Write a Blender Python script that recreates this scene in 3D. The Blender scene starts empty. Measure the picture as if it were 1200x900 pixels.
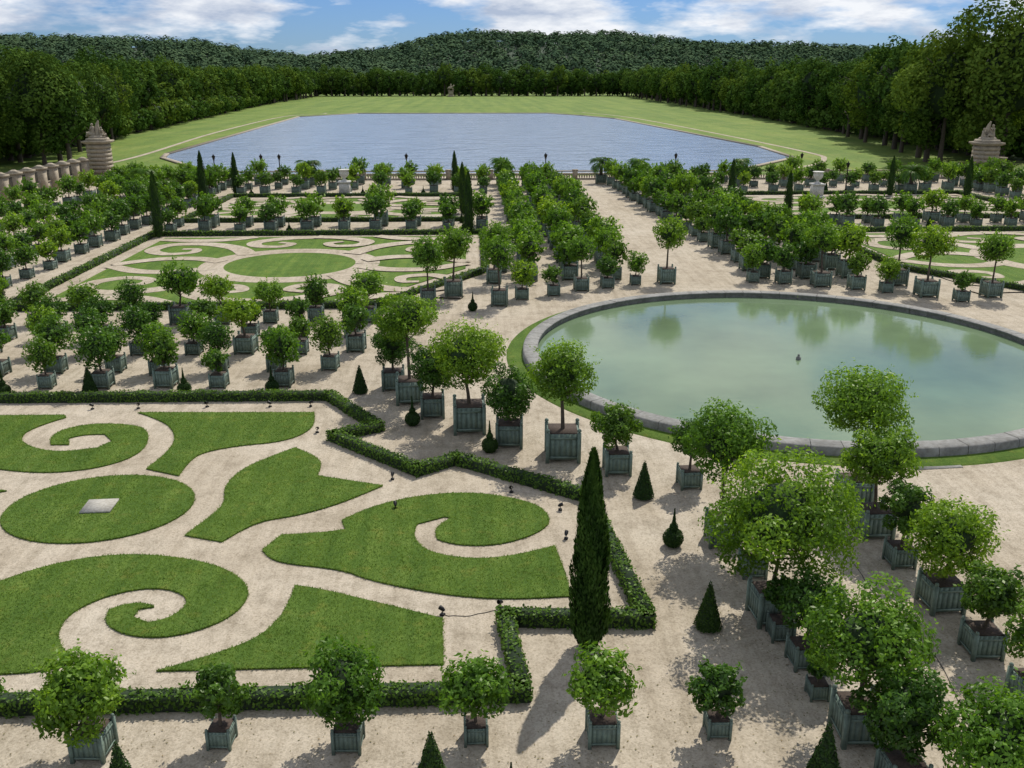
import bpy, math, random
import numpy as np
from mathutils import Vector
from mathutils.geometry import tessellate_polygon
R_=np.random.RandomState
random.seed(4)
scene=bpy.context.scene
COL=scene.collection

# ------------------------------------------------------------ materials
def newmat(name):
    m=bpy.data.materials.new(name); m.use_nodes=True
    nt=m.node_tree; nt.nodes.clear()
    o=nt.nodes.new('ShaderNodeOutputMaterial')
    b=nt.nodes.new('ShaderNodeBsdfPrincipled')
    nt.links.new(b.outputs[0],o.inputs[0])
    return m,nt,b,o
def noise(nt,scale,detail=4,rough=.6,vec=None):
    n=nt.nodes.new('ShaderNodeTexNoise'); n.inputs['Scale'].default_value=scale
    n.inputs['Detail'].default_value=detail; n.inputs['Roughness'].default_value=rough
    if vec: nt.links.new(vec,n.inputs['Vector'])
    return n.outputs['Fac']
def ramp(nt,fac,stops):
    r=nt.nodes.new('ShaderNodeValToRGB'); nt.links.new(fac,r.inputs[0])
    e=r.color_ramp.elements
    while len(e)<len(stops): e.new(.5)
    for i,(p,c) in enumerate(stops):
        e[i].position=p; e[i].color=(c[0],c[1],c[2],1)
    return r.outputs[0]
def mul(nt,a,b,fac=1.,mode='MULTIPLY'):
    m=nt.nodes.new('ShaderNodeMixRGB'); m.blend_type=mode; m.inputs[0].default_value=fac
    nt.links.new(a,m.inputs[1]); nt.links.new(b,m.inputs[2]); return m.outputs[0]
def pos(nt):
    return nt.nodes.new('ShaderNodeNewGeometry').outputs['Position']
def objco(nt):
    return nt.nodes.new('ShaderNodeTexCoord').outputs['Object']
def bump(nt,b,h,strength,dist):
    n=nt.nodes.new('ShaderNodeBump'); n.inputs['Strength'].default_value=strength; n.inputs['Distance'].default_value=dist
    nt.links.new(h,n.inputs['Height']); nt.links.new(n.outputs[0],b.inputs['Normal'])
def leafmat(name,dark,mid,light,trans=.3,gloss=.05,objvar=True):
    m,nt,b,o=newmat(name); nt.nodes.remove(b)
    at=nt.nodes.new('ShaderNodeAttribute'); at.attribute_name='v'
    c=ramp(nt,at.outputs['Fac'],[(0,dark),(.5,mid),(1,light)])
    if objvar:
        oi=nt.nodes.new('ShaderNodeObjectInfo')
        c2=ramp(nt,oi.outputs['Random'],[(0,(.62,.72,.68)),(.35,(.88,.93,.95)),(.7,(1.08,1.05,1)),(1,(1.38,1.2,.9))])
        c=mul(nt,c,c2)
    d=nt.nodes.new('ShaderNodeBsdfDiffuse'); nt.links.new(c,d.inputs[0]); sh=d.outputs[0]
    if trans>0:
        t=nt.nodes.new('ShaderNodeBsdfTranslucent')
        tc=nt.nodes.new('ShaderNodeMixRGB'); tc.blend_type='MULTIPLY'; tc.inputs[0].default_value=1
        nt.links.new(c,tc.inputs[1]); tc.inputs[2].default_value=(1.9,1.8,.7,1)
        nt.links.new(tc.outputs[0],t.inputs[0])
        mx=nt.nodes.new('ShaderNodeMixShader'); mx.inputs[0].default_value=trans
        nt.links.new(sh,mx.inputs[1]); nt.links.new(t.outputs[0],mx.inputs[2]); sh=mx.outputs[0]
    if gloss>0:
        g=nt.nodes.new('ShaderNodeBsdfGlossy'); g.inputs['Roughness'].default_value=.4; g.inputs[0].default_value=(1,1,.85,1)
        mx=nt.nodes.new('ShaderNodeMixShader'); mx.inputs[0].default_value=gloss
        nt.links.new(sh,mx.inputs[1]); nt.links.new(g.outputs[0],mx.inputs[2]); sh=mx.outputs[0]
    nt.links.new(sh,o.inputs[0])
    return m
M={}
M['leaf']=leafmat('orange_leaf',(.042,.098,.010),(.092,.190,.018),(.165,.290,.036),.40,.015)
M['leafdark']=leafmat('bay_leaf',(.025,.066,.010),(.055,.128,.016),(.098,.198,.028),.36,.018)
M['box']=leafmat('box_hedge_leaf',(.045,.09,.014),(.08,.155,.022),(.12,.21,.032),.25,.01,objvar=False)
M['topi']=leafmat('yew_leaf',(.012,.032,.009),(.026,.060,.013),(.050,.10,.02),.15,.01)
M['cyp']=leafmat('cypress_leaf',(.015,.040,.009),(.030,.072,.013),(.055,.11,.02),.15,.01)
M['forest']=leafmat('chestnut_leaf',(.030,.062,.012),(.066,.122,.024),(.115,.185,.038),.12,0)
M['hillf']=leafmat('hill_leaf_haze_tint',(.050,.088,.048),(.070,.115,.060),(.098,.148,.070),0,0,objvar=False)  # aerial haze put into the hill leaf colour as a bluish tint
M['blade']=leafmat('grass_blade',(.078,.142,.024),(.112,.190,.034),(.165,.242,.055),.3,.01,objvar=False)
M['litter']=leafmat('fallen_leaf',(.14,.11,.05),(.18,.17,.08),(.26,.19,.10),0,0,objvar=False)
def stone(name,c1,c2,sc=1.5,joint=None,bs=.3):
    m,nt,b,o=newmat(name); p=objco(nt)
    c=ramp(nt,noise(nt,sc,5,.65,p),[(.3,c1),(.7,c2)])
    st=ramp(nt,noise(nt,sc*6,4,.7,p),[(.35,(.7,.68,.64)),(.6,(1,1,1))])
    c=mul(nt,c,st)
    nt.links.new(c,b.inputs['Base Color']); b.inputs['Roughness'].default_value=.85
    bump(nt,b,noise(nt,sc*10,4,.7,p),bs,.02)
    return m
M['stone']=stone('limestone',(.28,.235,.17),(.42,.36,.27))
M['kerb']=stone('pool_stone',(.15,.15,.138),(.31,.305,.28),.9)
M['white']=stone('white_marble',(.5,.49,.45),(.66,.64,.6))
M['slab']=stone('pale_slab',(.36,.34,.29),(.45,.43,.38))
def simple(name,c,rough=.6,metal=0,var=.35,sc=6):
    m,nt,b,o=newmat(name); p=objco(nt)
    f=noise(nt,sc,4,.65,p)
    cc=ramp(nt,f,[(.3,tuple(x*(1-var) for x in c)),(.7,tuple(x*(1+var*.5) for x in c))])
    oi=nt.nodes.new('ShaderNodeObjectInfo')
    cc=mul(nt,cc,ramp(nt,oi.outputs['Random'],[(0,(.8,.8,.8)),(1,(1.15,1.15,1.15))]))
    nt.links.new(cc,b.inputs['Base Color']); b.inputs['Roughness'].default_value=rough; b.inputs['Metallic'].default_value=metal
    return m
M['planter']=simple('planter_paint',(.145,.200,.160),.65,0,.35,5)
M['iron']=simple('wrought_iron',(.02,.02,.02),.45,.6)
M['bark']=simple('bark',(.085,.066,.048),.9,0,.5,9)
M['soil']=simple('soil',(.07,.048,.034),.95,0,.5,20)
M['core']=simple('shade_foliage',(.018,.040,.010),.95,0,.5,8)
M['terrain']=simple('hill_floor',(.045,.075,.04),.95,0,.3,.02)
def gravel():
    m,nt,b,o=newmat('gravel'); p=pos(nt)
    c=ramp(nt,noise(nt,.16,4,.62,p),[(.3,(.375,.318,.238)),(.5,(.44,.38,.292)),(.72,(.49,.432,.342))])
    c=mul(nt,c,ramp(nt,noise(nt,1.1,6,.8,p),[(.3,(.66,.65,.62)),(.52,(1,1,1)),(.75,(1.08,1.07,1.06))]))
    mp=nt.nodes.new('ShaderNodeMapping'); mp.inputs['Scale'].default_value=(2.6,.22,1); nt.links.new(p,mp.inputs[0])
    c=mul(nt,c,ramp(nt,noise(nt,1,3,.7,mp.outputs[0]),[(.35,(.85,.84,.82)),(.55,(1,1,1))]))
    v=nt.nodes.new('ShaderNodeTexVoronoi'); v.inputs['Scale'].default_value=22; nt.links.new(p,v.inputs['Vector'])
    c=mul(nt,c,ramp(nt,v.outputs['Color'],[(.1,(.62,.6,.56)),(.5,(1,1,1)),(.9,(1.14,1.13,1.12))]),.6)
    nt.links.new(c,b.inputs['Base Color']); b.inputs['Roughness'].default_value=.95; b.inputs['Specular IOR Level'].default_value=.1
    bump(nt,b,noise(nt,14,3,.75,p),.6,.04)
    return m
M['gravel']=gravel()
def grass(name,c1,c2,c3,sc=1.):
    m,nt,b,o=newmat(name); p=pos(nt)
    c=ramp(nt,noise(nt,.5*sc,5,.75,p),[(.28,c1),(.5,c2),(.72,c3)])
    c=mul(nt,c,ramp(nt,noise(nt,9*sc,4,.85,p),[(.25,(.5,.56,.45)),(.5,(1,1,1)),(.75,(1.35,1.22,1.2))]))
    mp=nt.nodes.new('ShaderNodeMapping'); mp.inputs['Rotation'].default_value=(0,0,.12); mp.inputs['Scale'].default_value=(1.6*sc,.06*sc,1); nt.links.new(p,mp.inputs[0])
    c=mul(nt,c,ramp(nt,noise(nt,1.3,2,.5,mp.outputs[0]),[(.38,(.84,.88,.84)),(.6,(1.09,1.05,1))]))
    c=mul(nt,c,ramp(nt,noise(nt,1.7*sc,4,.75,p),[(.54,(1,1,1)),(.72,(1.5,1.08,1.15))]))
    nt.links.new(c,b.inputs['Base Color']); b.inputs['Roughness'].default_value=.85; b.inputs['Specular IOR Level'].default_value=.1
    bump(nt,b,noise(nt,30*sc,3,.85,p),.9,.05)
    return m
M['lawn']=grass('lawn',(.070,.130,.020),(.098,.170,.028),(.135,.208,.042))
M['meadow']=grass('meadow',(.10,.165,.034),(.14,.205,.045),(.19,.238,.068),.12)
def water(name,col,rough,scale,strength,stretch=(1,1,1),dist=.05,dark=.85):
    m,nt,b,o=newmat(name); p=pos(nt)
    mp=nt.nodes.new('ShaderNodeMapping'); mp.inputs['Scale'].default_value=stretch; nt.links.new(p,mp.inputs[0])
    c=ramp(nt,noise(nt,.12,4,.6,p),[(.3,tuple(x*dark for x in col)),(.7,tuple(min(1,x*1.12) for x in col))])
    nt.links.new(c,b.inputs['Base Color']); b.inputs['Roughness'].default_value=rough
    b.inputs['IOR'].default_value=1.33
    bump(nt,b,noise(nt,scale,4,.65,mp.outputs[0]),strength,dist)
    return m
M['pool']=water('pool_water',(.150,.215,.120),.02,2.6,.3,(1,1.5,1),dist=.013,dark=.72)
M['pool'].node_tree.nodes['Principled BSDF'].inputs['Specular IOR Level'].default_value=.75
M['lake']=water('lake_water',(.21,.27,.35),.15,.22,1.,(1,1.,1),dist=.7)

# ------------------------------------------------------------ quad mesh accumulator
class Q:
    def __init__(s): s.v=[];s.f=[];s.m=[];s.a=[];s.n=0
    def add(s,verts,faces,mat,attr=None):
        verts=np.asarray(verts,float).reshape(-1,3); faces=np.asarray(faces,int).reshape(-1,4)
        s.v.append(verts); s.f.append(faces+s.n); s.n+=len(verts)
        s.m.append(np.full(len(faces),mat,int)); s.a.append(np.full(len(faces),.5) if attr is None else attr)
    def box(s,cx,cy,z0,sx,sy,h,mat,top=None,rot=0):
        tx,ty=(sx,sy) if top is None else top
        v=[]
        for z,a,b in((z0,sx,sy),(z0+h,tx,ty)):
            for i,j in((-1,-1),(1,-1),(1,1),(-1,1)):
                x,y=i*a/2,j*b/2
                v.append((cx+x*math.cos(rot)-y*math.sin(rot),cy+x*math.sin(rot)+y*math.cos(rot),z))
        s.add(v,[(3,2,1,0),(4,5,6,7),(0,1,5,4),(1,2,6,5),(2,3,7,6),(3,0,4,7)],mat)
    def tube(s,pts,rad,mat,seg=6):
        pts=[Vector(p) for p in pts]; v=[]
        for i,p in enumerate(pts):
            d=(pts[min(i+1,len(pts)-1)]-pts[max(i-1,0)]).normalized()
            a=d.orthogonal().normalized() if abs(d.z)<.95 else Vector((1,0,0)); a=(a-d*a.dot(d)).normalized(); b=d.cross(a)
            for k in range(seg):
                t=2*math.pi*k/seg; v.append(p+(a*math.cos(t)+b*math.sin(t))*rad[i])
        f=[]
        for i in range(len(pts)-1):
            for k in range(seg):
                f.append((i*seg+k,i*seg+(k+1)%seg,(i+1)*seg+(k+1)%seg,(i+1)*seg+k))
        s.add([tuple(x) for x in v],f,mat)
    def lathe(s,prof,cx,cy,z0,mat,seg=12):
        v=[];f=[]
        for r,z in prof:
            for k in range(seg):
                t=2*math.pi*k/seg; v.append((cx+r*math.cos(t),cy+r*math.sin(t),z0+z))
        for i in range(len(prof)-1):
            for k in range(seg):
                f.append((i*seg+k,i*seg+(k+1)%seg,(i+1)*seg+(k+1)%seg,(i+1)*seg+k))
        s.add(v,f,mat)
    def leaves(s,rng,c,nrm,size,mat,attr,asp=.5,rnd=.8,up=.25):
        n=len(c); r=rng.normal(size=(n,3))
        nn=nrm*.7+r*rnd*.6; nn[:,2]+=up; nn/=np.linalg.norm(nn,axis=1)[:,None]+1e-9
        t=np.cross(nn,rng.normal(size=(n,3))); t/=np.linalg.norm(t,axis=1)[:,None]+1e-9
        b=np.cross(nn,t); sz=(size*rng.uniform(.65,1.35,n))[:,None]
        v=np.stack([c-t*sz,c+b*sz*asp,c+t*sz,c-b*sz*asp],1).reshape(-1,3)
        s.add(v,np.arange(n*4).reshape(-1,4),mat,attr)
    def mesh(s,name,mats,smooth=None):
        v=np.concatenate(s.v);f=np.concatenate(s.f);m=np.concatenate(s.m);a=np.concatenate(s.a)
        me=bpy.data.meshes.new(name)
        me.vertices.add(len(v)); me.vertices.foreach_set('co',v.astype(np.float32).ravel())
        me.loops.add(len(f)*4); me.loops.foreach_set('vertex_index',f.astype(np.int32).ravel())
        me.polygons.add(len(f)); me.polygons.foreach_set('loop_start',np.arange(0,len(f)*4,4,dtype=np.int32))
        me.polygons.foreach_set('material_index',m.astype(np.int32))
        at=me.attributes.new('v','FLOAT','FACE'); at.data.foreach_set('value',a.astype(np.float32))
        for k in mats: me.materials.append(M[k])
        me.update(calc_edges=True)
        return me
def obj(name,me,loc=(0,0,0),rz=0,sc=1,parent=None):
    o=bpy.data.objects.new(name,me); o.location=loc; o.rotation_euler=(0,0,rz)
    o.scale=(sc,sc,sc) if not isinstance(sc,tuple) else sc
    COL.objects.link(o)
    if parent: o.parent=parent
    return o
def unit(rng,n):
    d=rng.normal(size=(n,3)); return d/np.linalg.norm(d,axis=1)[:,None]

def crown(q,rng,c,r,rz,n,lobes,tight,leaf,mat,asp=.5,bottom=-.75,core=None):
    """uneven crown: leaf-sized faces in lobes spread through the volume"""
    d=unit(rng,lobes*4)
    keep=[]
    for x in d:
        if x[2]<bottom: continue
        if all(np.dot(x,y)<.82 for y in keep): keep.append(x)
        if len(keep)>=lobes: break
    keep=np.array(keep); L=len(keep)
    lr=(1-tight)*rng.uniform(.85,1.6,L); lc=keep*(tight*rng.uniform(.72,1.18,L))[:,None]
    lv=rng.uniform(-.28,.28,L)
    lc=np.vstack([lc,[[0,0,0]]]); lr=np.append(lr,tight*.72); lv=np.append(lv,-.25)
    w=lr**2; w[-1]*=.25; idx=rng.choice(L+1,n,p=w/w.sum())
    dd=unit(rng,n); rad=rng.uniform(.5,1.1,n)**.7
    p=lc[idx]+dd*(lr[idx]*rad)[:,None]
    out=p/(np.linalg.norm(p,axis=1)[:,None]+1e-6)
    nr=dd*.7+out*.5
    P=p*np.array([r,r,rz])+np.array(c)
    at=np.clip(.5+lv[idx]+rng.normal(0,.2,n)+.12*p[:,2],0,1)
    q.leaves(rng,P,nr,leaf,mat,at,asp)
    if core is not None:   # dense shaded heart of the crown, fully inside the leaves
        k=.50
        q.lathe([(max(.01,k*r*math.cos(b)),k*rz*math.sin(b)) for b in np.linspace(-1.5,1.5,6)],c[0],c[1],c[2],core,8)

def planter(q,w,h,mat=0,soil=3):
    leg=.1*w
    q.box(0,0,leg,w*.9,w*.9,h-leg-.02,mat)
    q.box(0,0,h-.02,w*.84,w*.84,.03,soil)
    for i in(-1,1):
        for j in(-1,1):
            q.box(i*w*.46,j*w*.46,0,w*.11,w*.11,h+.04*w,mat)
            q.lathe([(.02*w,0),(.055*w,.03*w),(.065*w,.06*w),(.05*w,.1*w),(.005,.125*w)],i*w*.46,j*w*.46,h+.04*w,mat,6)
    ns=5
    for k in range(ns):
        x=(k-(ns-1)/2)*w*.158
        for sgn in(-1,1):
            q.box(x,sgn*w*.456,leg*1.2,w*.115,w*.022,h-leg*1.4,mat)
            q.box(sgn*w*.456,x,leg*1.2,w*.022,w*.115,h-leg*1.4,mat)
    for z in(.16*h,.82*h):
        for sgn in(-1,1):
            q.box(0,sgn*w*.478,z,w*.80,w*.022,.07*h,mat)
            q.box(sgn*w*.478,0,z,w*.022,w*.80,.07*h,mat)

def potted(seed,bw,ch,cr,kind='loose',leafn=4200,leaf=.065,mesh_leaf='leaf'):
    rng=R_(seed); q=Q(); bh=bw*.9
    planter(q,bw,bh)
    rz=cr*rng.uniform(.84,1.02)
    if kind=='round': rz=cr*rng.uniform(.92,1.05)
    base=max(ch-rz*.85,bh+.1)
    lean=rng.uniform(-.1,.1,2)*cr
    q.tube([(0,0,bh-.05),(lean[0]*.4,lean[1]*.4,(bh+base)/2),(lean[0],lean[1],base),(lean[0],lean[1],ch)],[.05*bw+.02,.045*bw+.012,.04*bw+.01,.02],1,7)
    for k in range(10):
        a=rng.uniform(0,6.28); e=rng.uniform(.1,.7); z=base-.02*cr+rng.uniform(0,.4)*cr
        L=cr*rng.uniform(.6,.85)
        q.tube([(lean[0],lean[1],z),(lean[0]+math.cos(a)*L*.45,lean[1]+math.sin(a)*L*.45,z+L*.35*e+.1),(lean[0]+math.cos(a)*L,lean[1]+math.sin(a)*L,z+L*e+.2*cr)],[.025*bw+.006,.015,.007],1,5)
    n=int(leafn*max(.35,cr**1.7))
    if kind=='round':
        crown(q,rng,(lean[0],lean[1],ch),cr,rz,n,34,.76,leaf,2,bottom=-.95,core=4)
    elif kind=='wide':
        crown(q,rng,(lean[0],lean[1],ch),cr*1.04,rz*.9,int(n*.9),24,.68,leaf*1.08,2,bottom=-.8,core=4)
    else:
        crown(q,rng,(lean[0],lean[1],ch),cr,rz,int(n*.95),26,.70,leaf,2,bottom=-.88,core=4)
    for k in range(int(20*cr)):
        d=unit(rng,1)[0]; d[2]=abs(d[2])*.95+.02
        t=np.linspace(.8,rng.uniform(1.1,1.28),9)[:,None]*d*np.array([cr,cr,rz])+np.array([lean[0],lean[1],ch])+rng.normal(0,.03,(9,3))
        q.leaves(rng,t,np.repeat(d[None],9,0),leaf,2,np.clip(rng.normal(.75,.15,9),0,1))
    return q.mesh('tree_in_planter_mesh',['planter','bark',mesh_leaf,'soil','core'])

# ------------------------------------------------------------ ground sheets
def poly_sheet(name,polys,mat,z0,z1,smooth=0,parent=None,blades=0):
    vs=[];fs=[];TR=[]
    for pl in polys:
        b=len(vs); n=len(pl)
        tri=tessellate_polygon([[Vector((x,y,0)) for x,y in pl]])
        vs+=[(x,y,z1) for x,y in pl]
        ar=sum(pl[i][0]*pl[(i+1)%n][1]-pl[(i+1)%n][0]*pl[i][1] for i in range(n))
        for t in tri:
            a,b2,c=[pl[i] for i in t]
            s=(b2[0]-a[0])*(c[1]-a[1])-(b2[1]-a[1])*(c[0]-a[0]); TR.append((a,b2,c,abs(s)/2))
            fs.append(tuple(b+i for i in (t if s>0 else t[::-1])))
        if z1-z0>.01:
            vs+=[(x,y,z0) for x,y in pl]
            for i in range(n):
                j=(i+1)%n; f=(b+n+i,b+n+j,b+j,b+i)
                fs.append(f if ar>0 else f[::-1])
    me=bpy.data.meshes.new(name); me.from_pydata(vs,[],fs); me.materials.append(M[mat]); me.update()
    o=obj(name,me,parent=parent)
    if blades:
        rng=R_(3); q=Q(); w=np.array([t[3] for t in TR]); n=int(w.sum()*blades)
        id_=rng.choice(len(TR),n,p=w/w.sum()); T=np.array([[t[0],t[1],t[2]] for t in TR])[id_]
        u=rng.uniform(0,1,(n,2)); f=u.sum(1)>1; u[f]=1-u[f]
        p=T[:,0]+(T[:,1]-T[:,0])*u[:,:1]+(T[:,2]-T[:,0])*u[:,1:]
        ex=[]
        for pl in polys:
            for i in range(len(pl)):
                a=np.array(pl[i]); c=np.array(pl[(i+1)%len(pl)]); L=np.linalg.norm(c-a); k=int(L*70)+1
                ex.append(a+(c-a)*rng.uniform(0,1,(k,1))+rng.normal(0,.02,(k,2)))
        ex=np.concatenate(ex); zz=np.concatenate([np.full(n,z1-.01),rng.uniform(0,z1,len(ex))]); p=np.concatenate([p,ex]); n=len(p)
        h=rng.uniform(.02,.055,n); a=rng.uniform(0,6.28,n); wd=.014
        ln=rng.normal(0,.025,(n,2)); dx=np.stack([np.cos(a)*wd,np.sin(a)*wd],1)
        P3=lambda xy,z: np.concatenate([xy,z[:,None]],1)
        v=np.stack([P3(p-dx,zz),P3(p+dx,zz),P3(p+ln+dx*.3,zz+h),P3(p+ln-dx*.3,zz+h)],1).reshape(-1,3)
        at=np.clip(.5+.25*np.sin(p[:,0]*1.7+np.sin(p[:,1]*1.3)*2)*np.sin(p[:,1]*2.1)+.12*np.sign(np.sin(p[:,0]*5.2+p[:,1]*.6))+rng.normal(0,.18,n),0,1)
        q.add(v,np.arange(n*4).reshape(-1,4),0,at); obj('grass_blades',q.mesh('blades',['blade']),parent=o)
    return o
def chaikin(p,it=3,lim=48):
    for _ in range(it):
        o=[];n=len(p)
        for i in range(n):
            a,b,c=p[i-1],p[i],p[(i+1)%n]
            u=(b[0]-a[0],b[1]-a[1]); w=(c[0]-b[0],c[1]-b[1])
            ang=abs(math.degrees(math.atan2(u[0]*w[1]-u[1]*w[0],u[0]*w[0]+u[1]*w[1])))
            if ang>lim: o.append(b)
            else:
                o.append((b[0]*.75+a[0]*.25,b[1]*.75+a[1]*.25)); o.append((b[0]*.75+c[0]*.25,b[1]*.75+c[1]*.25))
        p=o
    return p
S=9000
poly_sheet('ground',[[(-S,-300),(S,-300),(S,S),(-S,S)]],'meadow',0,-.02)
poly_sheet('gravel_court',[[(-62,-20),(78,-20),(80,142),(-60,142)]],'gravel',0,0)

def P(s): return [tuple(int(v)/10 for v in t.split(',')) for t in s.split()]
Bs=P("-139,248 -131,256 -118,262 -103,263 -84,258 -71,249 -65,239 -66,229 -71,222 -80,217 -89,217 -96,220 -101,225 -102,231 -98,234 -93,234 -90,232 -94,231 -94,227 -89,224 -84,226 -81,232 -83,238 -90,242 -98,242 -106,238 -112,230 -112,222 -109,215 -102,207 -108,202 -150,202 -160,230")
E=P("-72,349 -59,336 -59,321 -34,311 -47,297 -60,288 -73,284 -81,270 -94,275 -89,289 -87,299 -91,313 -88,329 -79,341")
F=P("-53,242 -46,240 -31,233 -10,223 -9,202 -80,202 -70,207 -58,215 -54,225 -53,234")
G=P("-67,264 -63,274 -50,275 -43,277 -45,284 -35,295 -18,303 0,304 18,296 24,286 23,276 14,268 4,264 -7,265 -13,269 -14,277 -9,284 -11,285 -20,280 -21,271 -16,261 -5,256 8,256 24,263 26,242 26,233 9,232 -5,234 -20,239 -33,245 -41,251 -62,256")
A=[(-17.8,33.1),(-15.8,32.7),(-14.1,33.2),(-13.2,34.3),(-13.2,35.8),(-13.8,37.3),(-14.7,37.8),(-16.2,38),(-17.2,37.4),(-17.4,36.5),(-17,35.6),(-16.3,35.6),(-16.6,36.3),(-16.1,36.7),(-15.3,36.7),(-14.7,35.9),(-15,35.2),(-16.2,34.8),(-17.3,35.1),(-18.4,36),(-18.7,37),(-18.3,38),(-17.7,38.8),(-17.9,39.1),(-22.7,39.2),(-23,35)]
D=[(-14.8,39.3),(-7.1,39.0),(-6.8,37.0),(-7.7,35.6),(-9.6,35.2),(-10.8,34.5),(-11,33.6),(-11,32.3),(-12.4,33.0),(-12.1,34.6),(-12.2,36.1),(-12.9,37.6),(-13.9,38.6)]
C=[(-12.9+3.1*math.cos(t),29.75+2.65*math.sin(t)) for t in np.linspace(0,2*math.pi,64,endpoint=False)]
X1=[(-23,32.2),(-19,31.8),(-16.7,31.2),(-18.2,30.5),(-23,30)]; X2=[(-20,28.2),(-17,27.6),(-15.3,27.0),(-16.6,26.6),(-20,26)]
poly_sheet('parterre_lawn',[chaikin(x) for x in (Bs,E,F,G,A,D,X1,X2)]+[C],'lawn',0,.05,blades=420)
q=Q(); q.box(-12.9,29.7,.04,1.0,1.0,.07,0,rot=.05); obj('stone_slab',q.mesh('slab',['slab']))
q=Q(); q.box(17.3,32.5,.0,1.9,1.3,.03,0,rot=.1); q.box(17.3,32.5,.03,1.2,.8,.012,0,rot=.1); obj('drain_cover',q.mesh('drain',['slab']))

# ------------------------------------------------------------ hedges
def hedge(name,pts,w=.42,h=.42,dens=330,closed=False,leaf=.05):
    rng=R_(len(pts)*7+int(abs(pts[0][0])*10)); q=Q()
    if closed: pts=pts+[pts[0]]
    for (x0,y0),(x1,y1) in zip(pts[:-1],pts[1:]):
        L=math.hypot(x1-x0,y1-y0); a=math.atan2(y1-y0,x1-x0)
        q.box((x0+x1)/2,(y0+y1)/2,0,L+w*.8,w*.86,h*.93,1,rot=a)
        n=int(L*dens); s=rng.uniform(-w*.5,L+w*.5,n); u=rng.uniform(0,2*h+w,n)
        side=np.where(u<h,-w/2,np.where(u<h+w,u-h-w/2,w/2)); z=np.where(u<h,u,np.where(u<h+w,h,2*h+w-u))
        z=z*(1+.06*np.sin(s*1.9)+.04*np.sin(s*5.1))
        side=side*(1+.08*np.sin(s*2.7+1))+rng.normal(0,.025,n); z=np.maximum(z+rng.normal(0,.025,n),.02)
        nx=np.where(u<h,-1,np.where(u<h+w,0,1)); nz=np.where((u>=h)&(u<h+w),1.,0)
        ca,sa=math.cos(a),math.sin(a)
        c=np.stack([x0+s*ca-side*sa,y0+s*sa+side*ca,z],1)
        nr=np.stack([-nx*sa,nx*ca,nz],1).astype(float)
        q.leaves(rng,c,nr,leaf,0,np.clip(rng.normal(.5,.2,n)+.15*np.sin(s*1.3),0,1),.6,.7)
    return obj(name,q.mesh(name,['box','core']))
hedge('box_hedge',[(-30,41.2),(-6.7,40.8),(-4.1,36.7),(-5.8,35.7),(-2.2,32.1),(-.8,33.1),(3.8,29.6),(4.5,21.8),(.7,22.0),(1.0,18.8),(-30,18.8)])
def pm(cx,cy,hx,hy,cut,sgn):
    return [(cx-sgn*hx,cy-hy),(cx+sgn*(hx-cut),cy-hy),(cx+sgn*hx,cy-hy+cut*1.6),(cx+sgn*hx,cy+hy),(cx-sgn*hx,cy+hy)]
parts=[(-14.4,73.4,15.2,14.6,7,1),(47.6,73.4,15.2,14.6,7,-1),(-15,107,14.5,10.5,0.1,1),(46.5,107,14.5,10.5,.1,-1)]
def band(pts,w,z,segn=8):
    P_=[np.array(p,float) for p in pts]; P_=[2*P_[0]-P_[1]]+P_+[2*P_[-1]-P_[-2]]
    o=[]
    for i in range(1,len(P_)-2):
        for t in np.linspace(0,1,segn,endpoint=False):
            a,b,c,d=P_[i-1:i+3]
            o.append(.5*((2*b)+(c-a)*t+(2*a-5*b+4*c-d)*t*t+(3*b-a-3*c+d)*t**3))
    o.append(P_[-2]); o=np.array(o); n=len(o)
    tg=np.gradient(o,axis=0); tg/=np.linalg.norm(tg,axis=1)[:,None]+1e-9
    nr=np.stack([-tg[:,1],tg[:,0]],1)
    ww=np.array(w)*np.ones(n) if np.isscalar(w) else np.interp(np.linspace(0,1,n),np.linspace(0,1,len(w)),w)
    l=o+nr*ww[:,None]/2; r=o-nr*ww[:,None]/2
    v=[(x,y,z) for x,y in l]+[(x,y,z) for x,y in r]
    f=[(n+i,n+i+1,i+1,i) for i in range(n-1)]
    return v,f
for k,(cx,cy,hx,hy,cut,sgn) in enumerate(parts):
    ol=pm(cx,cy,hx,hy,cut,sgn)
    hedge('box_hedge',ol,.5,.45,90 if k<2 else 60,True,.085)
    inn=pm(cx,cy,hx-1.5,hy-1.3,cut,sgn)
    poly_sheet('parterre_lawn',[inn],'lawn',0,.05)
    q=Q(); z=.056; ky=hy/14.6
    bands=[]
    ring=[(6.0*math.cos(t),6.0*math.sin(t)*ky) for t in np.linspace(0,2*math.pi,25)]
    bands.append((ring,1.9))
    for sx in(-1,1):
        for sy in(-1,1):
            m=lambda L:[(sx*x,sy*y*ky) for x,y in L]
            bands.append((m([(4.2,4.2),(6,7.5),(9,9.6),(12,9.2),(12.8,6.6),(11.2,4.8),(9.2,5.4),(9.2,7),(10.4,7.1)]),[1.7,1.6,1.5,1.3,1.2,1.0,.8,.6]))
            bands.append((m([(0,12.9),(2.5,12.3),(4.8,10.4),(4.4,8.4),(2.4,8.0),(1.6,9.4),(2.8,10.2)]),[1.6,1.5,1.3,1.1,.9,.6]))
            bands.append((m([(5.6,1.2),(8,2.6),(11,2.4),(13.8,.2)]),[1.4,1.5,1.4,1.2]))
            bands.append((m([(5.5,13.2),(8,11.6),(11,11.4),(13.6,12)]),[1.2,1.5,1.4,1.2]))
    for L,w in bands:
        z+=.0045
        v,f=band([(cx+x,cy+y) for x,y in L],w,z); q.add(v,f,0)
    obj('gravel_scrollwork',q.mesh('scroll',['gravel']))

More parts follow.
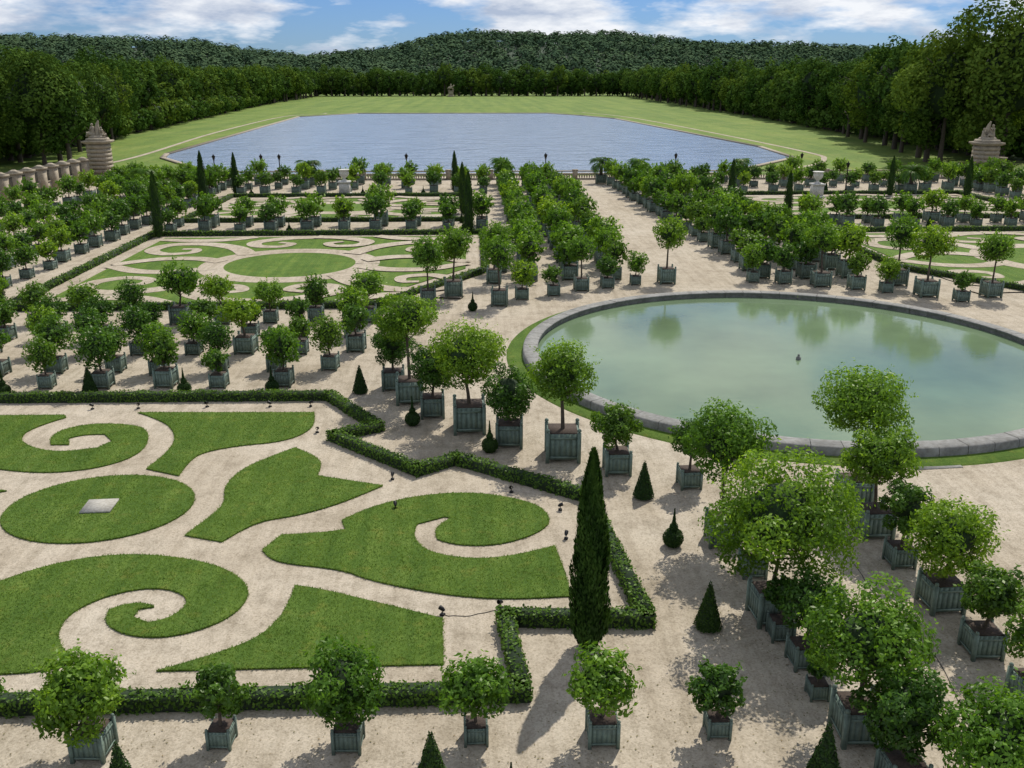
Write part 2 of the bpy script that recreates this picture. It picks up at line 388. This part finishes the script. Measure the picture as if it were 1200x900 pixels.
# ------------------------------------------------------------ pool
PX,PY,PR=16.6,47.0,13.7
q=Q(); q.lathe([(15.0,0),(14.95,.05),(13.9,.06)],PX,PY,0,0,128); obj('grass_ring',q.mesh('grass_ring',['lawn']))
q=Q(); seg=72
for k in range(seg):
    t0=2*math.pi*k/seg+.0008; t1=2*math.pi*(k+1)/seg-.0008; v=[]
    h=.42+random.uniform(-.008,.008)
    prof=[(14.15,0),(14.12,h-.06),(14.05,h),(13.38,h),(13.32,h-.05),(13.42,h-.10),(13.42,-.1)]
    for tt in (t0,(t0+t1)/2,t1):
        for r,z in prof: v.append((PX+r*math.cos(tt),PY+r*math.sin(tt),z))
    n=len(prof); f=[]
    for c in range(2):
        for i in range(n-1): f.append((c*n+i,(c+1)*n+i,(c+1)*n+i+1,c*n+i+1))
    q.add(v,f,0)
obj('pool_kerb',q.mesh('pool_kerb',['kerb']))
me=poly_sheet('pool_water',[[(PX+13.41*math.cos(t),PY+13.41*math.sin(t)) for t in np.linspace(0,2*math.pi,128,endpoint=False)]],'pool',.08,.08)
q=Q(); q.lathe([(.13,0),(.13,.12),(.07,.15),(.055,.24),(.07,.26),(.02,.28),(.001,.3)],16.7,46,.08,0,10); obj('fountain_nozzle',q.mesh('nozzle',['kerb']))

# ------------------------------------------------------------ lake
LK=[(-38,144),(38,144),(58,172),(60,200),(50,340),(42,366),(30,392),(-46,392),(-64,361),(-58,185),(-56,176)]
poly_sheet('lake_water',[LK],'lake',.03,.03)
q=Q()
for i in range(len(LK)):
    a,b=LK[i],LK[(i+1)%len(LK)]
    q.box((a[0]+b[0])/2,(a[1]+b[1])/2,0,math.hypot(b[0]-a[0],b[1]-a[1])+.9,.9,.22+.002*i,0,rot=math.atan2(b[1]-a[1],b[0]-a[0]))
obj('lake_kerb',q.mesh('lake_kerb',['stone']))
q=Q()
v,f=band([(-64,150),(-62,180),(-68,260),(-70,363),(-60,392),(-50,402),(34,402),(47,394),(58,340),(65,200),(62,168),(48,148)],1.0,.01,6); q.add(v,f,0)
obj('lakeside_path',q.mesh('lakeside_path',['gravel']))
q=Q(); q.box(0,0,0,5,4,1.0,0); q.box(0,0,1.0,3.6,2.4,2.8,0); q.box(0,0,3.8,4.2,3.0,.4,0)
q.tube([(-1.8,0,6.2),(-.8,0,6.4),(.8,0,6.6),(1.5,0,7.1),(2.1,0,8.1),(2.8,0,7.9)],[.55,.85,.8,.6,.4,.22],0,8)
for x,dx in((-1.3,-.3),(-1.1,.3),(1.1,.2),(1.3,.9)): q.tube([(x,.3,6.0),(x+dx,.35,5.1),(x+dx*.8,.35,4.2)],[.35,.22,.15],0,6)
q.tube([(0,0,7.1),(.1,0,8.0),(.1,0,8.8),(.1,0,9.0),(.1,0,9.4)],[.5,.5,.4,.22,.2],0,8); q.tube([(-1.9,0,6.4),(-2.6,0,5.8),(-2.7,0,4.6)],[.3,.25,.1],0,6)
obj('equestrian_statue',q.mesh('equestrian_statue',['stone']),(-16,728,0))

# ------------------------------------------------------------ balustrade
def balustrade(name,x0,y0,x1,y1,h=1.05):
    q=Q(); L=math.hypot(x1-x0,y1-y0); a=math.atan2(y1-y0,x1-x0)
    q.box(L/2,0,0,L,.5,.2,0); q.box(L/2,0,h-.16,L,.46,.16,0)
    nb=int(L/6)
    for i in range(nb+1):
        q.box(i*L/nb,0,0,.7,.62,h+.06,0); q.box(i*L/nb,0,h+.06,.82,.74,.09,0)
    x=.6
    while x<L-.5:
        if abs((x/(L/nb))-round(x/(L/nb)))*(L/nb)>.45:
            q.lathe([(.10,0),(.06,.06),(.11,.2),(.12,.3),(.05,.52),(.05,.6),(.09,.66)],x,0,.2,0,6)
        x+=.36
    return obj(name,q.mesh(name,['stone']),(x0,y0,0),a)
balustrade('stone_balustrade',-52,138,69,136,1.25)

def figure_blob(q,rng,cx,cy,z,s,face=1):
    q.tube([(cx,cy,z),(cx,cy,z+.35*s),(cx+.05*face*s,cy,z+.8*s),(cx+.02*s,cy,z+1.15*s),(cx,cy,z+1.22*s)],[.42*s,.34*s,.3*s,.26*s,.1*s],0,8)
    q.lathe([(.02*s,0),(.13*s,.06*s),(.17*s,.18*s),(.15*s,.3*s),(.01,.38*s)],cx,cy,z+1.2*s,0,8)
    for j in(-1,1):
        q.tube([(cx,cy+j*.2*s,z+.25*s),(cx+face*.6*s,cy+j*.28*s,z+.4*s),(cx+face*.75*s,cy+j*.3*s,z-.05*s)],[.22*s,.17*s,.1*s],0,7)
        q.tube([(cx,cy+j*.28*s,z+1.05*s),(cx+face*.15*s,cy+j*.5*s,z+.7*s),(cx+face*.5*s,cy+j*.42*s,z+(.65 if j>0 else 1.1)*s)],[.11*s,.09*s,.06*s],0,6)
def gate_pier(loc,sgn):
    q=Q(); rng=R_(3); H=5.0
    q.box(0,0,0,3.3,3.3,.6,0); q.box(0,0,.6,3.1,3.1,.2,0,top=(2.7,2.7)); q.box(0,0,.8,2.3,2.3,H-.8,0)
    for i in(-1,1):
        for j in(-1,1): q.box(i*1.03,j*1.03,.8,.46,.46,H-.8,0)
    for k in range(7): q.box(0,0,1.0+k*.56,2.6,2.6,.42,0)
    q.box(0,0,H,2.7,2.7,.2,0,top=(3.3,3.3)); q.box(0,0,H+.2,3.4,3.4,.24,0); q.box(0,0,H+.44,2.6,2.6,.35,0,top=(2.3,2.3))
    z=H+.79
    q.box(0,0,z,2.2,1.5,.3,0,top=(1.6,1.1))
    figure_blob(q,rng,-.55*sgn,0,z+.2,1.15,face=-1); figure_blob(q,rng,.6*sgn,.1,z+.1,.9,face=1)
    q.tube([(0,.3,z+.2),(0,.35,z+1.3),(.15,.3,z+2.0),(.3,.3,z+2.4)],[.45,.36,.2,.1],0,7)
    obj('gate_pier_with_sculpture',q.mesh('gate_pier',['stone']),loc)
gate_pier((-53.2,139.5,0),1); gate_pier((71,131,0),-1)
q=Q(); L=44; n=14
for i in range(n+1):
    x=i*L/n; q.box(x,0,0,1.2,1.2,2.9,0); q.box(x,0,2.9,1.5,1.5,.22,0); q.box(x,0,3.12,1.2,1.2,.3,0,top=(.3,.3))
q.box(L/2,0,0,L,.5,1.2,0); q.box(L/2,0,1.2,L,.62,.12,0)
for k in range(int(L/.22)): q.box(.1+k*.22,0,1.32,.04,.04,1.3,1)
q.box(L/2,0,2.5,L,.06,.06,1)
obj('pier_fence',q.mesh('pier_fence',['stone','iron']),(-54.3,136,0),math.radians(-92.5))
q=Q(); L=30
q.box(L/2,0,0,L,.5,.7,0)
for k in range(int(L/.2)): q.tube([(k*.2,0,.7),(k*.2,0,3.1),(k*.2,0,3.3)],[.025,.025,.004],1,4)
for z in(1,2.8): q.box(L/2,0,z,L,.05,.07,1)
for k in range(5): q.box(k*7.3+.3,0,0,.8,.8,3.2,0); q.box(k*7.3+.3,0,3.2,1,1,.2,0)
obj('iron_grille_fence',q.mesh('grille',['stone','iron']),(73.2,131,0),math.radians(-60))

q=Q(); q.lathe([(.18,0),(.18,.25),(.09,.4),(.07,2.9),(.11,2.95),(.05,3.05)],0,0,0,0,8)
q.lathe([(.12,0),(.24,.46),(.28,.48),(.07,.66),(.04,.78),(.001,.84)],0,0,3.05,0,6)
lm=q.mesh('street_lamp',['iron'])
for x,y in[(-27,135),(-29.5,135),(-9.4,135.5),(10.2,135.5),(28.6,135),(46.5,134.6),(47.5,120),(-36,135)]: obj('street_lamp',lm,(x,y,0))
q=Q(); q.box(0,0,0,1.3,1.3,.25,0); q.box(0,0,.25,1.0,1.0,1.0,0); q.box(0,0,1.25,1.2,1.2,.14,0)
q.lathe([(.3,0),(.32,.06),(.12,.2),(.14,.3),(.42,.55),(.48,.85),(.42,1.0),(.55,1.08),(.55,1.13),(.4,1.1),(.001,1.0)],0,0,1.39,0,14)
vm=q.mesh('stone_vase',['white'])
for x,y in[(-16,119),(41.6,114)]: obj('stone_vase',vm,(x,y,0),0,1.25)
q=Q(); q.tube([(0,0,0),(0,0,.16)],[.015,.015],0,6); q.tube([(-.07,0,.16),(.0,0,.2),(.09,0,.23)],[.035,.06,.065],0,8); q.box(0,0,0,.12,.12,.05,0)
sm=q.mesh('spot',['iron'])
for i,(x,y) in enumerate([(2.8,28.9),(2.8,26.8),(-1,22.5),(0.6,22.8),(-6.6,36.6),(-7.4,39.9),(-3.1,31.7),(-9.2,39.9),(-12,40),(-15,39.9),(-10.2,19.7),(-2.8,29.2),(-17,39.9),(1.2,30.4)]): obj('ground_spotlight',sm,(x,y,0),i*1.3)
def cable(pts,seed):
    q=Q(); rng=R_(seed); v=[]
    P_=[np.array(p,float) for p in pts]; o=[]
    for a,b in zip(P_[:-1],P_[1:]):
        for t in np.linspace(0,1,5,endpoint=False):
            p=a+(b-a)*t; o.append((p[0]+rng.normal(0,.025),p[1]+rng.normal(0,.025),.012))
    q.tube(o,[.009]*len(o),0,5); obj('cable',q.mesh('cable',['iron']))
cable([(11.4,26),(11.2,23),(11.6,20),(11,17),(11.4,14)],1); cable([(-1,22.5),(-.2,22.4),(.6,22.8)],3)

# ------------------------------------------------------------ topiary & cypress
def topiary_cone(seed,h,r):
    rng=R_(seed); q=Q(); q.lathe([(r*.9,.05),(r*.93,.12),(.02,h*.97)],0,0,0,1,12)
    n=int(2600*h*r*2); t=1-np.sqrt(rng.uniform(0,1,n)); a=rng.uniform(0,6.283,n); rr=r*(1-t)*rng.uniform(.93,1.1,n)+.015
    c=np.stack([rr*np.cos(a),rr*np.sin(a),.06+t*h],1); nr=np.stack([np.cos(a),np.sin(a),np.full(n,r/h)],1)
    q.leaves(rng,c,nr,.03,0,np.clip(rng.normal(.5,.22,n),0,1),.5)
    return q.mesh('cone',['topi','core'])
def topiary_ball(seed,r,h):
    rng=R_(seed); q=Q(); q.tube([(0,0,0),(0,0,h*.9)],[.05,.03],1,6)
    for (z,rad) in((r*1.0,r),(r*2.25,r*.42)):
        q.lathe([(rad*.9*math.cos(b),rad*.9*math.sin(b)) for b in np.linspace(-1.5,1.5,9)],0,0,z,1,12)
        n=int(6500*rad*rad*4); d=unit(rng,n); c=d*rad*rng.uniform(.93,1.1,n)[:,None]+np.array([0,0,z])
        q.leaves(rng,c,d,.028,0,np.clip(rng.normal(.5,.22,n),0,1),.5)
    n=500; t=rng.uniform(0,1,n); a=rng.uniform(0,6.28,n); rr=r*.2*(1-t)
    c=np.stack([rr*np.cos(a),rr*np.sin(a),r*2.6+t*(h-r*2.6)],1); q.leaves(rng,c,np.stack([np.cos(a),np.sin(a),a*0],1),.026,0,np.full(n,.5),.5)
    return q.mesh('ball',['topi','core'])
cones=[topiary_cone(i,1.35,.34) for i in range(3)]; balls=[topiary_ball(i,.30,1.3) for i in range(2)]
for i,(x,y,s) in enumerate([(6.1,21.6,1),(5.8,29.8,1),(-5.4,41.7,1),(-17.9,42,1),(-7.2,15.7,1.1),(-1.0,15.7,1.15),(7.0,15.5,1.2),(-30,57.6,1)]):
    obj('topiary_cone',cones[i%3],(x,y,0),i,s)
for i,(x,y,s) in enumerate([(6.1,26.2,1),(.5,34.2,1),(-2.7,37.3,1),(-9.5,41.9,1),(-13.5,41.8,1),(-21.7,41.8,1),(.6,15.4,.8),(-8.3,15.3,.8)]):
    obj('topiary_ball',balls[i%2],(x,y,0),i,s)
rngt=R_(8)
for k in range(26):
    c=parts[k%4]; side=rngt.randint(3); u=rngt.uniform(-1,1)
    x,y=[(c[0]+u*c[2],c[1]-c[3]-1.2),(c[0]+u*c[2],c[1]+c[3]+1.2),(c[0]+c[5]*(c[2]+1.2),c[1]+abs(u)*c[3])][side]
    obj('topiary_cone' if k%2 else 'topiary_ball',(cones if k%2 else balls)[k%2],(x,y,0),k,.95)
def cypress(seed,h=5.6,r=.5,n=15000):
    rng=R_(seed); q=Q(); q.tube([(0,0,0),(0,0,h*.8)],[.09,.03],1,6)
    prof=lambda t: r*np.clip(np.minimum((t/.10)**.6*.75+.15,1)*(1-t**2.2)**.75+.02,.02,None)
    tt=np.linspace(.02,.98,14); q.lathe([(float(prof(t))*.72,float(t)*h) for t in tt],0,0,0,1,10)
    t=rng.uniform(.01,1,n)**.9; a=rng.uniform(0,6.283,n)
    rr=prof(t)*(1+.09*np.sin(a*3+t*14)+.07*np.sin(a*7-t*31))*rng.uniform(.72,1.06,n)
    c=np.stack([rr*np.cos(a),rr*np.sin(a),t*h],1)
    tv=np.stack([np.cos(a)*.25,np.sin(a)*.25,np.ones(n)],1)+rng.normal(0,.22,(n,3)); tv/=np.linalg.norm(tv,axis=1)[:,None]
    nr=np.stack([np.cos(a),np.sin(a),a*0],1)+rng.normal(0,.4,(n,3)); b=np.cross(nr,tv); b/=np.linalg.norm(b,axis=1)[:,None]
    s=(.075*rng.uniform(.6,1.5,n))[:,None]
    v=np.stack([c-tv*s,c+b*s*.3,c+tv*s,c-b*s*.3],1).reshape(-1,3)
    q.add(v,np.arange(n*4).reshape(-1,4),0,np.clip(.5+.25*np.sin(a*3+t*14)+rng.normal(0,.18,n),0,1))
    return q.mesh('cypress',['cyp','core'])
c0=cypress(1,5.5,.48,15000); c1=cypress(2,5.4,.55,3600)
obj('cypress_tree',c0,(2.8,20.8,0))
for i,(x,y,s) in enumerate([(-28.9,87.3,1.1),(-31,110.4,1.12),(-29.7,120.3,.95),(-2.4,121.9,.95),(-.5,87.7,1.08),(-1.2,102,1.0),(30.6,111.9,.9),(32.1,95.7,.92),(51.2,115.2,.9),(58.5,110.7,.95),(-30.3,59.8,.75)]):
    obj('cypress_tree',c1,(x,y,0),i,s)

# ------------------------------------------------------------ planter trees
RT=[(3.3,33.6,1.3,3.5,1.3,'loose'),(5.2,32.1,.95,1.9,.9,'round'),(1.3,35.0,1.05,2.2,1.1,'round'),(-.3,36.7,1.3,3.3,1.6,'wide'),
(-1.9,38.5,1.0,2.3,1.1,'round'),(-3,40.4,1.2,3.9,1.5,'loose'),(-3.9,42.3,1.0,2.2,1.0,'round'),(7.6,30.7,.75,1.85,.75,'round'),
(7.7,26.4,.95,3.4,1.3,'loose'),(8.1,24.4,.7,1.7,.75,'round'),(7.9,22.0,1.0,3.1,1.95,'loose'),(12.7,26.8,1.0,2.7,1.2,'wide'),
(13,29.2,1.0,3.6,1.45,'wide'),(8.1,19.9,.68,1.75,.9,'round'),(12.7,24.8,.72,1.85,.78,'round'),(12.8,22.4,.95,2.2,1.15,'loose'),
(12.8,20.2,.8,1.8,.8,'round'),(8.4,17.2,.95,2.5,1.3,'loose'),(8.7,15.6,.8,1.8,.95,'round'),(10.1,14.6,.9,1.9,1.2,'loose'),
(8.0,18.6,.45,.95,.35,'round'),(12.9,18.0,.9,2.0,.85,'round'),(7.9,21.1,.6,1.3,.45,'round'),
(-8.4,17.3,.72,1.6,.98,'wide'),(-5.7,17.5,.52,1.35,.62,'round'),(-2.9,17.3,.62,1.65,.98,'loose'),(-.1,17.4,.52,1.45,.72,'wide'),(2.7,17.3,.68,1.6,.74,'wide'),(5.3,17.4,.52,1.25,.6,'round'),(-11.2,17.3,.7,1.7,.9,'wide')]
for i,(x,y,bw,ch,cr,kd) in enumerate(RT):
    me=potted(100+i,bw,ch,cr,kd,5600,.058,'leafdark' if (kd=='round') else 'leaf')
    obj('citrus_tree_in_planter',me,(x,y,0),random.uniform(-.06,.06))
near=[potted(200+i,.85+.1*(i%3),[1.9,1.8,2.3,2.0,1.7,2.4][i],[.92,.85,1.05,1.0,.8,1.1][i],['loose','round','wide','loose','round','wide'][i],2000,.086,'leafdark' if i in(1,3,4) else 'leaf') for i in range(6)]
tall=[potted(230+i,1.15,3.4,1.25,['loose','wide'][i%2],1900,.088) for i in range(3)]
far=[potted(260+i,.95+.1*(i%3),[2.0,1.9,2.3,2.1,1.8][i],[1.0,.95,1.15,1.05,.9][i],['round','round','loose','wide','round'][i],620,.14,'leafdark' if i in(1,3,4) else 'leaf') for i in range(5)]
rg=R_(77)
cnt=0
allp=[(r[0],r[1]) for r in RT]
def put(x,y,kind=None,s=1.,jit=.25):
    global cnt
    x+=rg.uniform(-jit,jit); y+=rg.uniform(-jit,jit)
    lst={'n':near,'t':tall,'f':far}[kind or ('n' if y<66 else 'f')]
    k=s*rg.uniform(.82,1.14)
    obj('citrus_tree_in_planter',lst[rg.randint(len(lst))],(x,y,0),rg.randint(4)*math.pi/2+rg.uniform(-.08,.08),(k,k,k*rg.uniform(.92,1.15))); cnt+=1
for j,y in enumerate((42.9,45.4,48.7,52.0,55.3)):
    for i in range(11):
        x=-6.6-2.75*i-(.6 if j%2 else 0)
        if j==0 and i<1: continue
        put(x,y,'n',.88)
for a in list(range(38,84,7))+list(range(99,146,7)):
    r=18.8+ (abs(a-90)>40)*.6
    x,y=PX+r*math.cos(math.radians(a)),PY+r*math.sin(math.radians(a))
    put(x,y,'t' if (a%3==0) else 'n',.95,.15)
for y in np.arange(67,132,3.25):
    for x in(10.1,7.0,4.0): put(x,y,None,1.05)
    k=(y-67)/62
    for x in(21.2-2.6*k,24.3-2.2*k,27.4-1.6*k): put(x,y,None,1.05)
for x,y in[(-1.5,62.0),(-3.2,59.5),(1.2,66),(2,70),(34.5,60.5),(30,64)]: put(x,y,'t',.9)
for y in np.arange(56,131,3.3):
    for x in(-32.6,-36,-39.6,-45.5): put(x,y,None,.93)
    if y<112: put(-50,y,None,.85)
    for x in(65.5,69): put(x,y,None,1.0)
for y in(90.6,93.6):
    for x in np.arange(-29,1,3.3): put(x,y)
    for x in np.arange(33,63,3.3): put(x,y)
for y in(120.5,126,131.5):
    for x in np.arange(-46,4,3.4): put(x,y,None,.92,.5)
    for x in np.arange(31,68,3.4): put(x,y,None,.92,.5)
rng=R_(6); q=Q(); c=[]
for x,y in allp+[(-6.6-2.75*i,43) for i in range(6)]:
    n=70; c.append(np.stack([x+rng.normal(0,.9,n),y+rng.normal(0,.9,n),np.full(n,.012)+rng.uniform(0,.01,n)],1))
c=np.concatenate(c); q.leaves(rng,c,np.tile([0,0,1.],(len(c),1)),.026,0,rng.uniform(0,1,len(c)),.55,.25,1.); obj('fallen_leaves',q.mesh('litter',['litter']))
def palm(seed):
    rng=R_(seed); q=Q(); planter(q,1.2,1.1); q.tube([(0,0,1),(0,0,2.4)],[.22,.2],1,8)
    for k in range(34):
        a=rng.uniform(0,6.28); e=rng.uniform(-.1,1.3); L=rng.uniform(1.4,2.0); prev=np.array([0,0,2.4]); pts=[prev]
        for s in range(7):
            ee=e-s*.28; prev=prev+np.array([math.cos(a)*math.cos(ee),math.sin(a)*math.cos(ee),math.sin(ee)])*L/7; pts.append(prev)
        pts=np.array(pts); side=np.array([-math.sin(a),math.cos(a),0])
        for s in range(7):
            for u in(.2,.6,1.0):
                p=pts[s]*(1-u)+pts[s+1]*u; w=.38*math.sin(math.pi*(s+u)/8)+.05; d=(pts[s+1]-pts[s])*1.2
                for sg in(-1,1):
                    q.add([p,p+side*sg*w*.5+d*.3+[0,0,.03],p+side*sg*w+d+[0,0,-.12],p+side*sg*w*.45+d*.6],[(0,1,2,3)],2,np.array([rng.uniform(.2,.8)]))
    return q.mesh('palm',['planter','bark','leafdark','soil'])
pmesh=palm(1)
for i,(x,y) in enumerate([(17.5,131),(22.5,129),(4,131),(-40,118),(-22,129),(36,129),(55,118)]): obj('palm_tree_in_planter',pmesh,(x,y,0),i,1.1)

# ------------------------------------------------------------ woodland
def bigtree(seed,h,r,trunk,n=3200,leaf=.40):
    rng=R_(seed); q=Q()
    q.tube([(0,0,0),(0,0,trunk),(rng.uniform(-.5,.5),0,h*.7)],[.55,.42,.15],1,8)
    for k in range(10):
        a=rng.uniform(0,6.28); z=rng.uniform(trunk*.8,h*.6); L=r*rng.uniform(.5,.85)
        q.tube([(0,0,z),(math.cos(a)*L*.5,math.sin(a)*L*.5,z+L*.45),(math.cos(a)*L,math.sin(a)*L,z+L*.7)],[.22,.14,.05],1,5)
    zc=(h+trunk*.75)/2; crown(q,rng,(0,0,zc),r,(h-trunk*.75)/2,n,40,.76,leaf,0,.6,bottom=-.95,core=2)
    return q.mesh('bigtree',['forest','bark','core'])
big=[bigtree(i,[19,21,17,22,19][i],[5.6,6.6,5.2,7.2,5.9][i],[4.0,4.5,3.5,4.5,4.2][i]) for i in range(5)]
lowt=[bigtree(50+i,[17,19,16][i],[6.0,6.8,5.6][i],3.5,1200,.66) for i in range(3)]
gt=[bigtree(20+i,27,9.5,3.5,11000,.37) for i in range(2)]
shr=[bigtree(30+i,6,4.2,.5,700,.46) for i in range(2)]
rf=R_(5)
def forest(name,pts,meshes,s0,s1,jit=1.):
    e=bpy.data.objects.new(name,None); COL.objects.link(e)
    for x,y in pts:
        s=rf.uniform(s0,s1)
        obj('tree',meshes[rf.randint(len(meshes))],(x+rf.uniform(-jit,jit),y+rf.uniform(-jit,jit),0),rf.uniform(0,6.28),(s,s,s*rf.uniform(.88,1.12)),e)
    return e
def line(x0,y0,x1,y1,step):
    n=int(math.hypot(x1-x0,y1-y0)/step); return [(x0+(x1-x0)*i/n,y0+(y1-y0)*i/n) for i in range(n+1)]
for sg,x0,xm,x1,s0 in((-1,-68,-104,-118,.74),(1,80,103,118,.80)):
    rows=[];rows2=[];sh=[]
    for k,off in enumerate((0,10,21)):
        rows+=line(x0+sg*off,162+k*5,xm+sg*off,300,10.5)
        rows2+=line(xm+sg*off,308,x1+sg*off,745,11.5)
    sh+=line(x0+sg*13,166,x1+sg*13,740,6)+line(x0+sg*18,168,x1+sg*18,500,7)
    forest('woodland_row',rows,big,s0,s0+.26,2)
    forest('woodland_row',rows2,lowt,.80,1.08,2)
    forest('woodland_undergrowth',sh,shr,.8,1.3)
rows=[]
for k in range(3): rows+=line(-330,750+k*12,330,750+k*12,10.5)
forest('distant_tree_row',rows,lowt,.95,1.2,2.5)
forest('woodland_undergrowth',line(-330,757,330,757,7),shr,1,1.6)
for i,(x,y,s) in enumerate([(84,150,.98),(95,146,1.05),(79,160,.85),(-80,150,.78),(-92,155,.8),(-70,160,.72)]): obj('chestnut_tree',gt[i%2],(x,y,0),i*2.1,s)
for i,(x,y) in enumerate([(100,132),(110,140),(-85,128),(-95,138),(-78,140),(-72,128),(108,120)]): obj('chestnut_tree',big[i%5],(x,y,0),i,.95)

# hills
def ridge(x): return np.interp(x,[-1500,-900,-680,-480,-330,-210,-120,-50,190,390,560,700,900,1500],[42,54,58,56,42,30,40,60,58,50,42,28,16,12])
def hz(x,y):
    t=np.clip((y-930)/480,0,1); t=t*t*(3-2*t)
    return ridge(x+12*np.sin(y*.01))*t*(1+.05*np.sin(x*.013)+.04*np.sin(x*.031+y*.01))
xs=np.linspace(-1700,1700,120); ys=np.linspace(900,2000,30)
vs=[(x,y,float(hz(x,y))-.5) for y in ys for x in xs]; nx=len(xs)
fs=[(j*nx+i,j*nx+i+1,(j+1)*nx+i+1,(j+1)*nx+i) for j in range(len(ys)-1) for i in range(nx-1)]
me=bpy.data.meshes.new('hills'); me.from_pydata(vs,[],fs); me.materials.append(M['terrain']); obj('hills',me)
rng=R_(11); q=Q(); nt=5000
tx=rng.uniform(-950,1000,nt); ty=rng.uniform(930,1440,nt); tz=hz(tx,ty)
tr=rng.uniform(7,12,nt); th=rng.uniform(7,14,nt); tv=rng.uniform(-.45,.45,nt)
K=60
idx=np.repeat(np.arange(nt),K); d=unit(rng,nt*K); d[:,2]=np.abs(d[:,2])*1.1-.1
c=np.stack([tx[idx]+d[:,0]*tr[idx],ty[idx]+d[:,1]*tr[idx],tz[idx]+3+d[:,2]*th[idx]],1)
q.leaves(rng,c,d,1.7,0,np.clip(.5+tv[idx]+rng.normal(0,.07,nt*K)+.1*d[:,2],0,1),.75,.18,.25)
obj('hill_woodland',q.mesh('hill_woodland',['hillf']))

# ------------------------------------------------------------ light & sky
EL=52; AZ=27
w=bpy.data.worlds.new("World"); scene.world=w; w.use_nodes=True
nt=w.node_tree; nt.nodes.clear()
out=nt.nodes.new('ShaderNodeOutputWorld'); bg=nt.nodes.new('ShaderNodeBackground'); bg.inputs[1].default_value=.088
sky=nt.nodes.new('ShaderNodeTexSky'); sky.sky_type='NISHITA'; sky.sun_disc=False
sky.sun_elevation=math.radians(EL); sky.sun_rotation=math.radians(AZ); sky.air_density=1.0; sky.dust_density=.2
tc=nt.nodes.new('ShaderNodeTexCoord')
mp=nt.nodes.new('ShaderNodeMapping'); mp.inputs['Scale'].default_value=(1,1,3.6); mp.inputs['Location'].default_value=(.3,.1,.2); nt.links.new(tc.outputs['Generated'],mp.inputs[0])
blue=nt.nodes.new('ShaderNodeMixRGB'); blue.blend_type='MULTIPLY'; blue.inputs[0].default_value=1; blue.inputs[2].default_value=(.36,.56,1.0,1); nt.links.new(sky.outputs[0],blue.inputs[1])
f=noise(nt,5,6,.58,mp.outputs[0]); mask=ramp(nt,f,[(.42,(0,0,0)),(.52,(1,1,1))])
f2=noise(nt,8,6,.6,mp.outputs[0]); cc=ramp(nt,f2,[(.38,(5.0,5.9,7.6)),(.56,(10.4,10.7,11.2))])
mx=nt.nodes.new('ShaderNodeMixRGB'); nt.links.new(mask,mx.inputs[0]); nt.links.new(blue.outputs[0],mx.inputs[1]); nt.links.new(cc,mx.inputs[2])
nt.links.new(mx.outputs[0],bg.inputs[0]); nt.links.new(bg.outputs[0],out.inputs[0])
sl=bpy.data.lights.new('sun','SUN'); sl.energy=4.4; sl.angle=math.radians(.55); sl.color=(1,.955,.88)
so=bpy.data.objects.new('sun',sl); COL.objects.link(so)
e,a=math.radians(EL),math.radians(AZ)
dv=Vector((math.sin(a)*math.cos(e),math.cos(a)*math.cos(e),math.sin(e)))
so.rotation_euler=dv.to_track_quat('Z','Y').to_euler(); so.location=(60,100,120)

cam=bpy.data.cameras.new('camera'); co=bpy.data.objects.new('camera',cam); COL.objects.link(co)
cam.lens=33; cam.sensor_width=36; cam.clip_end=20000; cam.clip_start=.1
co.location=(0,0,14); co.rotation_euler=(math.radians(90-18.12),0,math.radians(-2.3)); scene.camera=co
scene.view_settings.view_transform='Standard'; scene.view_settings.look='None'; scene.view_settings.exposure=0
print('trees',cnt)
